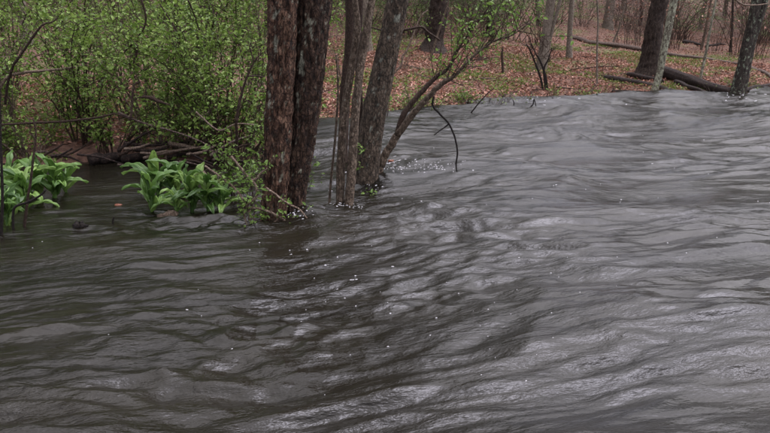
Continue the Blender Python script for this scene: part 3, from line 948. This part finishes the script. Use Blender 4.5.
for i, (x, y, H, sp, cn, ln, lab) in enumerate(brush):
    r = np.random.RandomState(200 + i); b0 = np.array([x, y, hz(x, y)])
    ms, ml = build_shrub(b0, H, sp, cn, r, int(ln * (1.45 if y < 12 else 2.1)), 0.050, twigs=10, jitter=.045, arch=r.uniform(.5, 1.0), lean=(r.uniform(-.6, .6), r.uniform(-.3, .3)))
    root = thing('leafy_shrub', lab, 'shrub', b0, BR)
    link('stems', ms.mesh('stems', M['twig' if i % 2 else 'bark_slim'], b0), root)
    link('foliage', ml.mesh('foliage', M['leaf_brush'], b0), root)

# weeds on the far shore behind the leaning tree
for i, (px, py, H, lab) in enumerate(((352, 116, .7, 'low green bush on the far shore behind the slender stems'), (383, 117, .6, 'low green bush on the far shore right of the leaning trunk'),
                                      (412, 112, .5, 'low twiggy weed clump at the far shore under the leaning shrub'), (462, 104, .35, 'small green weed tuft at the far water edge'),
                                      (400, 70, 1.3, 'straggly pale shrub on the far bank seen beside the leaning trunk'), (345, 80, 1.6, 'straggly shrub on the far bank behind the slender stems'),
                                      (480, 60, 1.0, 'sparse leafy bush on the far slope behind the leaning shrub tips'))):
    b0 = cast(px, py); b0[2] = hz(b0[0], b0[1]); r = np.random.RandomState(230 + i)
    ms, ml = build_shrub(b0, H, H * .7, 14, r, int(420 * H ** .7), 0.055, twigs=5, r0=.006, hexa=False)
    root = thing('bank_bush', lab, 'bush', b0, 'low bushes on the far bank')
    link('stems', ms.mesh('stems', M['log_old'], b0), root); link('foliage', ml.mesh('foliage', M['leaf_sprig'], b0), root)

wt = np.random.RandomState(260)
for i in range(26):
    px = wt.uniform(400, 760); py = np.interp(px, [400, 480, 560, 600, 700, 770], [114, 108, 102, 98, 95.5, 90]) - wt.uniform(-1, 6)
    b0 = cast(px, py); b0[2] = max(hz(b0[0], b0[1]), -.02)
    ms, ml = build_shrub(b0, .32, .3, 9, wt, int(wt.choice([10, 40, 70])), .06, twigs=3, r0=.005, hexa=False)
    root = thing('shore_weed', 'small weedy tuft of stems along the far waterline', 'weed', b0, 'weed tufts along the far waterline')
    link('stems', ms.mesh('stems', M['log_old' if i % 2 else 'twig'], b0), root); link('foliage', ml.mesh('foliage', M['herb'], b0), root)

# ---- named dark branches inside the left thicket
def branch(name, label, cat, paths, Y, mat, seed, group=None):
    off = atd(*paths[0][0][0], Y)
    mb = MB()
    for k, (pts, rpx) in enumerate(paths):
        px_tube(mb, pts, Y, rpx, 8, 30, seed=seed + k, dY=0.15 * (k % 2))
    return tag(link(name, mb.mesh(name, M[mat], off, True), None, off), label, cat, group)


branch('dead_branch', 'pale dead branch arching across the upper left thicket', 'branch', [([(-4, 96), (5, 80), (16, 74), (40, 71), (62, 69), (85, 65)], [1.8, 1.5, 1.3, .8]), ([(55, 70), (62, 77), (66, 80)], [.8, .5])], 8.7, 'deadwood', 301)
branch('dead_branch', 'long thin horizontal dead branch low across the left thicket', 'branch', [([(-4, 125), (30, 123), (70, 121), (100, 117), (116, 114), (132, 120)], [1.1, 1.1, 1.0, .7])], 8.4, 'twig', 302)
branch('dead_branch', 'dark crooked branch rising in the upper left corner', 'branch', [([(14, 64), (26, 47), (38, 30), (44, 24), (54, 21), (62, 12)], [1.3, 1.2, .9, .4]), ([(14, 64), (8, 82), (5, 104)], [1.3, 1.4])], 8.2, 'twig', 303)
branch('dead_branch', 'dark broken hooked branch in the middle of the thicket', 'branch', [([(124, 53), (131, 45), (137, 46), (136, 56), (133, 64)], [.5, 1.4, 1.5, 1.0, .4]), ([(140, -4), (144, 8), (146, 20), (143, 30), (138, 38), (133, 64)], [.9, 1.1, .9, .8, .4])], 8.2, 'twig', 304)
branch('dead_branch', 'dark curved dead limb hanging mid thicket above the driftwood heap', 'branch', [([(136, 98), (148, 97), (158, 101), (170, 105)], [.6, 2.4, .7]), ([(131, 118), (132, 104), (134, 86), (140, 82)], [1.4, 1.3, .9]), ([(157, 101), (160, 114)], [1, .6])], 8.15, 'twig', 305)
branch('dead_branch', 'dark forked branch left of the thick tree trunk', 'branch', [([(236, 122), (240, 100), (246, 80), (254, 62), (263, 52)], [1.5, 1.2, .9, .5]), ([(248, 76), (256, 76), (264, 77)], [.9, .6]), ([(254, 62), (250, 48), (251, 42)], [.8, .5]), ([(236, 122), (237, 140), (233, 162)], [1.5, 1.6])], 7.7, 'twig', 306)
branch('dead_branch', 'thin dark cane arching near the top of the thicket', 'branch', [([(160, 4), (170, 20), (178, 33), (180, 40), (178, 48)], [.7, .8, .4]), ([(188, 0), (194, 14), (199, 30)], [1.0, .7])], 8.3, 'twig', 307)
branch('dead_branch', 'brown dead branch slanting right above the driftwood heap', 'branch', [([(118, 112), (140, 122), (165, 129), (190, 137), (212, 147)], [1.1, 1.1, .9, .6])], 8.2, 'log_old', 308)
branch('dead_branch', 'pale bare branch slanting into the foot of the thick tree', 'branch', [([(203, 172), (214, 184), (224, 192), (236, 200)], [1.6, 1.3, .8])], 7.0, 'deadwood', 309)
branch('dead_branch', 'thin pale twig crossing the thicket beside the thick trunk', 'branch', [([(196, 112), (218, 130), (236, 124), (258, 125)], [1.0, .9, .7])], 7.8, 'deadwood', 331)
branch('dead_branch', 'dark horizontal branch crossing behind the leaning trunk', 'branch', [([(370, 27), (384, 30), (402, 30), (421, 27), (428, 32), (440, 40)], [.7, 1.0, 1.2, .8])], 8.4, 'twig', 310)
branch('dead_branch', 'white bare twig beside the leaning trunk', 'branch', [([(394, 73), (401, 65), (403, 56), (408, 48), (420, 18), (428, 10)], [1.0, .9, .6])], 9.5, 'deadwood', 311)
branch('dead_branch', 'pale bare branch drooping into the top right corner', 'branch', [([(730, -6), (742, 4), (756, 5), (772, 3)], [.9, .8, .5]), ([(742, 4), (738, -2), (735, -8)], [.6, .4])], 17.0, 'deadwood', 332)
rs = np.random.RandomState(312)
for i in range(16):                                       # driftwood heap at the shore
    x0, y0 = rs.uniform(120, 190), rs.uniform(142, 160)
    a = rs.uniform(-.35, .35); l = rs.uniform(25, 70)
    branch('driftwood_stick', 'bleached stick in the driftwood heap behind the right hellebore clump', 'stick',
           [([(x0, y0), (x0 + l * .5, y0 + l * .5 * a + rs.uniform(-3, 3)), (x0 + l, y0 + l * a)], [rs.uniform(1.2, 2.6), 1.4, .8])], 8.55 + rs.uniform(-.15, .35), 'deadwood' if i % 3 else 'log', 320 + i, 'sticks of the driftwood heap')

for i in range(20):                                       # drift caught along the rest of the left shore
    x0, y0 = rs.uniform(35, 250), rs.uniform(150, 167)
    a = rs.uniform(-.6, .6); l = rs.uniform(18, 48)
    branch('shore_stick', 'dark wet stick lodged along the left shore below the thicket', 'stick',
           [([(x0, y0), (x0 + l * .5, y0 + l * .5 * a + rs.uniform(-4, 4)), (x0 + l, y0 + l * a)], [rs.uniform(.8, 2.0), 1.2, .6])], 8.3 + rs.uniform(-.1, .4), ('twig', 'log_old', 'log')[i % 3], 800 + i, 'sticks lodged along the left shore')

# ---- trailing vine and sprigs at the foot of the thick tree
off = atd(250, 208, 5.45); off[2] = -0.03
vine = thing('trailing_branch', 'pale curling bare branch trailing in water at the foot of the thick tree', 'branch', off)
nodes = []
for k, (pts, rp) in enumerate((([(231, 156), (240, 167), (252, 180), (262, 172), (268, 168)], [1.3, 1.2, .6]), ([(244, 207), (261, 209), (278, 216), (287, 223), (293, 231), (308, 233)], [1.5, 1.4, 1.2, .8]),
                               ([(245, 205), (244, 212), (246, 222), (253, 236)], [1.4, 1.1, .9]), ([(266, 188), (275, 194), (288, 204), (299, 209), (309, 221)], [1.2, 1.0, .7]),
                               ([(252, 180), (256, 187), (256, 197), (246, 206)], [1.2, 1.5, 1.4]), ([(247, 208), (254, 219), (266, 224), (276, 221), (277, 217)], [1.0, .8, .6]), ([(250, 210), (249, 220), (255, 215)], [.8, .6]),
                               ([(205, 166), (222, 178), (238, 192), (246, 206)], [1.0, 1.2, 1.2]))):
    mb = MB(); P = px_tube(mb, pts, 5.5, rp, 8, 30, seed=350 + k); nodes.append(P)
    link('vine_stem', mb.mesh('vine_stem', M['deadwood'], off, True), vine)
rs = np.random.RandomState(360); T = np.concatenate(nodes); mc = MB(); mtw = MB()
T = T[T[:, 2] > 0.06]
for _ in range(60):
    p = T[rs.randint(len(T))]; d = unit(rs.randn(3) * [1, .7, .6] + [0, -.1, .5]); l = rs.uniform(.04, .2)
    tube(mtw, np.array([p, p + d * l * .5, p + d * l]), [.003, .0025, .002], 4, cap=False)
    leaves(mc, p + d * l * rs.uniform(.4, 1, (6, 1)) + .012 * rs.randn(6, 3), 0.036, rs, up=.6)
link('twigs', mtw.mesh('twigs', M['twig'], off), vine)
link('foliage', mc.mesh('foliage', M['leaf_sprig'], off), vine)
# leafy sprigs hugging the tree's left flank
for i, (px, py, Y, H, lab) in enumerate(((252, 205, 6.3, .62, 'leafy sprout in the water at the left foot of the thick tree'), (236, 200, 6.6, .75, 'taller leafy sprout left of the thick tree, right of the hellebores'),
                                        (309, 192, 6.9, .30, 'small bright green sprout at the right foot of the thick tree'), (372, 196, 6.75, .12, 'tiny green sprout at the foot of the slender stems'))):
    b0 = atd(px, py, Y); b0[2] = -0.03; r = np.random.RandomState(370 + i)
    ms, ml = build_shrub(b0, H, H * .5, 8 if i < 2 else 4, r, 330 if i < 2 else 45, .04, twigs=4, r0=.004, jitter=.03)
    root = thing('leafy_sprout', lab, 'sprout', b0, 'sprouts at the foot of the trees')
    link('stems', ms.mesh('stems', M['twig'], b0), root); link('foliage', ml.mesh('foliage', M['leaf_sprig'], b0), root)
# sprig on the slender stems
off = atd(352, 150, 6.0); mc = MB(); mt = MB(); rs = np.random.RandomState(380)
sprig = thing('leafy_sprig', 'sprig of fresh green leaves growing on the pale slender stem', 'sprig', off)
for _ in range(9):
    p = atd(rs.uniform(352, 357), rs.uniform(145, 172), 6.1); d = unit(rs.randn(3) + [.5, -.3, .2]) * rs.uniform(.03, .09)
    tube(mt, np.array([p, p + d]), [.003, .002], 4); leaves(mc, np.repeat([p + d], 5, 0) + .012 * rs.randn(5, 3), .035, rs)
link('twigs', mt.mesh('twigs', M['twig'], off), sprig); link('foliage', mc.mesh('foliage', M['leaf_sprig'], off), sprig)

# ------------------------------------------------------------------ hellebore clumps (big pleated leaves)
def mat_hellebore():
    m, N, L, b = new_mat('hellebore_leaf')
    oi = N.new('ShaderNodeObjectInfo')
    r = ramp(N, [(0, (0.045, 0.10, 0.02)), (.5, (0.105, 0.205, 0.038)), (1, (0.21, 0.33, 0.08))]); L.new(oi.outputs['Random'], r.inputs[0])
    n = noise(N, L, 14, 3, .6, mapping(N, L, (1, 1, 1))); r2 = ramp(N, [(.3, (.75, .75, .75)), (.7, (1.1, 1.1, 1.1))]); L.new(n.outputs[0], r2.inputs[0])
    col = mix(N, L, 1.0, r.outputs[0], r2.outputs[0], 'MULTIPLY')
    L.new(col, b.inputs['Base Color']); b.inputs['Roughness'].default_value = .42; b.inputs['Specular IOR Level'].default_value = .4
    t = N.new('ShaderNodeBsdfTranslucent'); L.new(col, t.inputs['Color']); ms = N.new('ShaderNodeMixShader'); ms.inputs[0].default_value = .3
    L.new(b.outputs[0], ms.inputs[1]); L.new(t.outputs[0], ms.inputs[2]); L.new(ms.outputs[0], N['Material Output'].inputs['Surface'])
    return m


M['hellebore'] = mat_hellebore()


def hellebore_leaf(length, width, rise, curl, seed):
    """a pleated blade that starts upright at the stem and arches outward along +X"""
    r = np.random.RandomState(seed); nu, nv = 15, 11
    u = np.linspace(0, 1, nu); v = np.linspace(-1, 1, nv)
    ang = rise - curl * u ** 1.25
    ds = length / (nu - 1)
    x = np.concatenate([[0], np.cumsum(np.cos(ang[:-1]) * ds)]); z = np.concatenate([[0], np.cumsum(np.sin(ang[:-1]) * ds)])
    w = .84 * width * np.sin(np.pi * np.clip(u * .92 + .06, 0, 1)) ** .8 * (1 - .25 * u); w[-1] = .002
    nxx, nzz = -np.sin(ang), np.cos(ang)
    V = []
    for i in range(nu):
        for vv in v:
            k = .010 * math.cos(vv * 9.5) * math.sin(math.pi * min(1, u[i] + .05)) + (.35 * abs(vv) ** 1.6 * w[i]) * (1.0 - .6 * u[i])
            k += .010 * math.sin(9 * u[i] + 4 * vv + seed) + .006 * math.sin(17 * u[i] - 5 * vv + 2 * seed)
            V.append((x[i] + nxx[i] * k, vv * w[i] + .012 * math.sin(3 * u[i] + seed), z[i] + nzz[i] * k))
    i = np.arange(nu - 1)[:, None] * nv; j = np.arange(nv - 1)[None, :]
    Fq = np.stack([i + j, i + j + 1, i + nv + j + 1, i + nv + j], -1).reshape(-1, 4)
    mb = MB(); mb.add(np.array(V), Fq)
    return mb.mesh('leaf', M['hellebore'], smooth=True)


LEAVES = [hellebore_leaf(.38, .056, 1.25, 1.9, 1), hellebore_leaf(.34, .062, 1.05, 1.8, 2), hellebore_leaf(.29, .066, 1.3, 1.2, 3), hellebore_leaf(.40, .050, 1.2, 2.3, 4),
          hellebore_leaf(.27, .060, 1.4, .8, 5), hellebore_leaf(.36, .055, .9, 1.5, 6), hellebore_leaf(.42, .045, 1.1, 1.9, 7)]
hstem = MB(); tube(hstem, np.array([[0, 0, -.25], [0, 0, 0], [.004, 0, .1], [0, .004, .2]]), [.018, .017, .014, .006], 10)
HSTEM = hstem.mesh('stalk', M['hellebore'], smooth=True)


def hellebore(px, py, size, nleaf, seed, label, dz=0.0):
    r = np.random.RandomState(seed); p = cast(px, py); p[2] = -.01 + dz
    root = thing('hellebore_plant', label, 'plant', p, 'flooded hellebore plants'); root.scale = (size,) * 3
    link('stalk', HSTEM, root)
    nleaf += 3
    for k in range(nleaf):
        o = link('leaf', LEAVES[r.randint(len(LEAVES))], root)
        o.location = (0.006 * r.randn(), 0.006 * r.randn(), -.02 + .20 * k / nleaf)
        o.rotation_euler = (r.uniform(-.35, .35), r.uniform(-.25, .45) - .35 * k / nleaf, k * 2.4 + r.uniform(-.4, .4))
        s = r.uniform(.8, 1.12); o.scale = (s, s * r.uniform(.9, 1.15), s)


for a in ((8, 224, .95, 8, 401, 'hellebore plant nearest the lower left edge, in front of its clump'), (26, 206, 1.0, 9, 402, 'hellebore plant in the middle of the left clump'),
          (12, 196, 1.1, 9, 403, 'tall hellebore plant at the back left of the left clump'), (38, 196, 1.08, 9, 404, 'tall hellebore plant at the back of the left clump with a twig before it'),
          (55, 196, .95, 8, 405, 'hellebore plant on the right side of the left clump with drooping leaves'), (-8, 208, 1.0, 8, 406, 'hellebore plant cut by the left edge of the picture'),
          (66, 190, .7, 6, 407, 'smallest hellebore plant at the right end of the left clump'),
          (152, 209, .92, 7, 408, 'dark broad-leaved hellebore at the left front of the right clump'), (158, 192, .95, 8, 409, 'tall hellebore at the back left of the right clump'),
          (176, 194, .95, 8, 410, 'tall hellebore with upright leaves at the back of the right clump'), (192, 208, 1.0, 9, 411, 'pale hellebore standing front and centre in the right clump'),
          (208, 208, .9, 8, 412, 'pale hellebore on the front right of the right clump'), (222, 209, .75, 7, 413, 'small hellebore at the right end of the right clump'), (176, 212, .62, 5, 414, 'low hellebore leaves at the water by the floating bark')):
    hellebore(*a)

# twigs standing in the left clump
branch('bare_twig', 'thin brown twig standing in water before the left hellebore clump', 'twig', [([(24, 230), (27, 205), (30, 185), (33, 160), (36, 135), (33, 118)], [1.6, 1.4, 1.2, .8])], 5.6, 'twig', 430)
branch('bare_twig', 'dark bent twig poking from the water before the left hellebore clump', 'twig', [([(13.5, 230), (13, 216), (15, 207), (25, 203), (38, 197), (46, 190)], [1.3, 1.4, 1.2, .9])], 5.5, 'twig_black', 431)

# ------------------------------------------------------------------ floating debris
def lump(name, label, cat, px, py, sx, sy, sz, mat, seed, rot=0.0):
    p = cast(px, py); p[2] = wz(p[0], p[1])
    nu, nv = 18, 10; V = []
    th = np.linspace(0, 2 * np.pi, nu, endpoint=False); ph = np.linspace(-1.45, 1.45, nv)
    Th, Ph = np.meshgrid(th, ph)
    X = np.cos(Th) * np.cos(Ph); Y = np.sin(Th) * np.cos(Ph); Z = np.sin(Ph)
    k = 1 + .55 * pn3(X * 2.1, Y * 2.1, Z * 2.1, seed) + .3 * pn3(X * 5, Y * 5, Z * 5, seed + 1)
    V = np.stack([X * k * sx, Y * k * sy, Z * k * sz], -1).reshape(-1, 3)
    i = np.arange(nv - 1)[:, None] * nu; j = np.arange(nu)[None, :]; jj = (j + 1) % nu
    mb = MB(); mb.add(V, np.stack([i + j, i + jj, i + nu + jj, i + nu + j], -1).reshape(-1, 4))
    o = link(name, mb.mesh(name, M[mat], smooth=True), None, p); o.rotation_euler = (0, 0, rot)
    return tag(o, label, cat)


lump('sunken_stump', 'small dark wood knob breaking the slack water right of the left hellebores', 'stump', 80, 227, .055, .04, .035, 'twig_black', 441)
lump('floating_bark', 'grey-brown bark chunk floating against the right hellebore clump', 'bark', 168, 213, .085, .05, .055, 'deadwood', 442, .5)
lump('floating_leaf_clump', 'orange-brown dead leaf clump in slack water between the hellebore clumps', 'leaf clump', 118, 201, .034, .026, .014, 'dead_leaf', 443)
branch('stub_twig', 'tiny upright dark stub in the slack water between the hellebore clumps', 'twig', [([(113, 224), (113, 220), (114, 217)], [1.0, .9, .7])], 5.75, 'twig_black', 444)
lump('caught_leaves', 'reddish dead leaf caught in the foam right of the leaning trunk', 'leaf', 391, 174, .03, .025, .02, 'dead_leaf', 445)
lump('caught_leaves', 'reddish leaves drifting left of the hanging twig', 'leaf', 422, 132, .06, .05, .035, 'dead_leaf', 446)
lump('shore_stone', 'pale flat stone at the far water edge left of the forked bush', 'stone', 511, 101, .16, .1, .07, 'deadwood', 447)

# ------------------------------------------------------------------ foam flecks
rs = np.random.RandomState(450); mb = MB()


def fleck(x, y, r, el=2.8):
    r = r * .62; n = 8; th = np.linspace(0, 6.283, n, endpoint=False); k = r * rs.uniform(.6, 1.25, n)
    dx, dy = np.cos(th) * k * el, np.sin(th) * k
    X = x + dx * fx - dy * fy; Y = y + dx * fy + dy * fx
    Z = water_h(X, Y) + .002
    top = np.array([[x, y, wz(x, y) + r * .35]])
    mid = np.stack([x + (X - x) * .65, y + (Y - y) * .65, Z + r * .22], 1)
    V = np.concatenate([np.stack([X, Y, Z - .004], 1), mid, top])
    j = np.arange(n); jj = (j + 1) % n
    mb.add(V, np.stack([j, jj, n + jj, n + j], 1))
    mb.f.append(np.stack([n + j, n + jj, np.full(n, 2 * n)], 1) + mb.n - len(V))


for _ in range(110):
    px, py = rs.uniform(300, 770), 105 + 290 * rs.rand() ** 1.5
    p = cast(px, py)
    if shore_dist(p[:1], p[1:2])[0] > -.1: continue
    fleck(p[0], p[1], rs.uniform(.25, .8) * rs.uniform(.5, 1.0) * p[1] / F_PX)
for (cx_, cy_, sx_, sy_, n_, s_) in ((392, 176, 8, 2, 60, .8), (372, 182, 5, 3, 10, .9), (457, 170, 3, 1.5, 24, .8), (435, 180, 14, 2, 50, .6), (402, 181, 14, 2, 50, .6), (352, 281, 5, 2, 4, 1.3), (420, 285, 60, 22, 9, .9), (300, 262, 25, 8, 6, .7),
                                     (660, 93, 40, 1.5, 50, .9), (755, 95, 14, 3, 24, .8), (560, 104, 40, 2, 26, .8), (346, 190, 10, 6, 18, .8), (349, 215, 8, 1.5, 26, .7), (338, 214, 6, 1.5, 14, .7), (300, 226, 10, 2, 26, .7), (366, 190, 9, 2, 22, .7), (656, 94, 6, 1, 14, .6), (738, 98, 7, 1, 20, .6), (40, 240, 30, 8, 3, .5), (250, 330, 60, 25, 8, .8)):
    for _ in range(n_):
        p = cast(cx_ + sx_ * rs.randn(), cy_ + sy_ * rs.randn())
        if shore_dist(p[:1], p[1:2])[0] > 0: continue
        fleck(p[0], p[1], s_ * rs.uniform(.4, 1.3) * p[1] / F_PX)
tag(link('foam', mb.mesh('foam', M['foam'], smooth=True)), 'white foam flecks riding on the river surface', 'foam', kind='stuff')

# ------------------------------------------------------------------ woods behind
protos = []
for q in range(4):                         # leafy and twiggy understory bushes
    r = np.random.RandomState(500 + q); b0 = np.zeros(3)
    ms, ml = build_shrub(b0, 2.4, 1.7, 18 if q < 2 else 14, r, 650 if q < 2 else 160, .085, twigs=6 if q < 2 else 9, hexa=False, r0=.010, jitter=.14, arch=.6 if q < 2 else 1.1, lean=(.5 * r.randn(), .5 * r.randn()))
    protos.append((ms.mesh('stems', M['twig' if q % 2 else 'log_old']), ml.mesh('foliage', M['leaf_far' if q < 2 else 'litter'])))
LABS = {0: ('leafy_understory_bush', 'pale green understory bush in the woods along the top edge', 'green understory bushes'), 1: ('bare_understory_bush', 'bare brown twiggy bush in the dark woods at upper right', 'bare understory bushes')}
rs = np.random.RandomState(510)
for i in range(86):
    px = rs.uniform(275, 800); d = rs.uniform(30, 44)
    if i < 24: px = rs.uniform(275, 520); d = rs.uniform(29, 40)
    x = (px - CX) / F_PX * d; z = hz(x, d)
    if shore_dist(np.array([x]), np.array([d]))[0] < 3: continue
    bare = 1 if px > 560 and rs.rand() < .93 else 0
    q = (2 if bare else 0) + rs.randint(2)
    nm, lab, grp = LABS[bare]
    root = thing(nm, lab, 'bush', (x, d, z), grp); s = rs.uniform(.7, 1.25); root.scale = (s, s, s * rs.uniform(.8, 1.1)); root.rotation_euler = (0, 0, rs.rand() * 6.28)
    link('stems', protos[q][0], root); link('foliage', protos[q][1], root)

tprotos = []
for q in range(4):
    r = np.random.RandomState(520 + q)
    H = (13, 16, 11, 15)[q]
    P0 = np.array([[0, 0, -.3], [0, 0, .3], [.05 * r.randn(), .05 * r.randn(), 1.5]])
    rad = np.array([.24, .17, .15]) * r.uniform(.7, 1.2)
    G, gr = extend(P0, rad, H, r, .02, .05); P, pr = densify(G, gr, .12)
    mt, ml, mc = MB(), MB(), MB()
    tube(mt, P, pr, 14, bark_rough(.02, 3, 530 + q))
    limbs_crown(P[::2], pr[::2], r, 3.5, 16, H * .27, mt, mc, 4600, .16, 6)
    bm_ = M['bark_far' if q % 2 else 'bark_grey']
    tprotos.append((mt.mesh('trunk', bm_, smooth=True), mc.mesh('crown', M['leaf_far'])))
for i in range(120):
    x = rs.uniform(-24, 34); d = rs.uniform(24, 58)
    if i >= 110: x = rs.uniform(-20, -5); d = rs.uniform(14, 24)
    if shore_dist(np.array([x]), np.array([d]))[0] < 4: continue
    pxx = CX + F_PX * x / d
    if d < 29 and 420 < pxx < 765: continue
    q = rs.randint(4)
    root = thing('woodland_tree', 'thin woodland tree far back among the bushes along the top edge', 'tree', (x, d, hz(x, d)), 'woodland trees behind the banks')
    s = rs.uniform(.75, 1.2); root.scale = (s, s, s); root.rotation_euler = (R(rs.uniform(-4, 4)), R(rs.uniform(-4, 4)), rs.rand() * 6.28)
    for nm, me in zip(('trunk', 'crown'), tprotos[q]): link(nm, me, root)
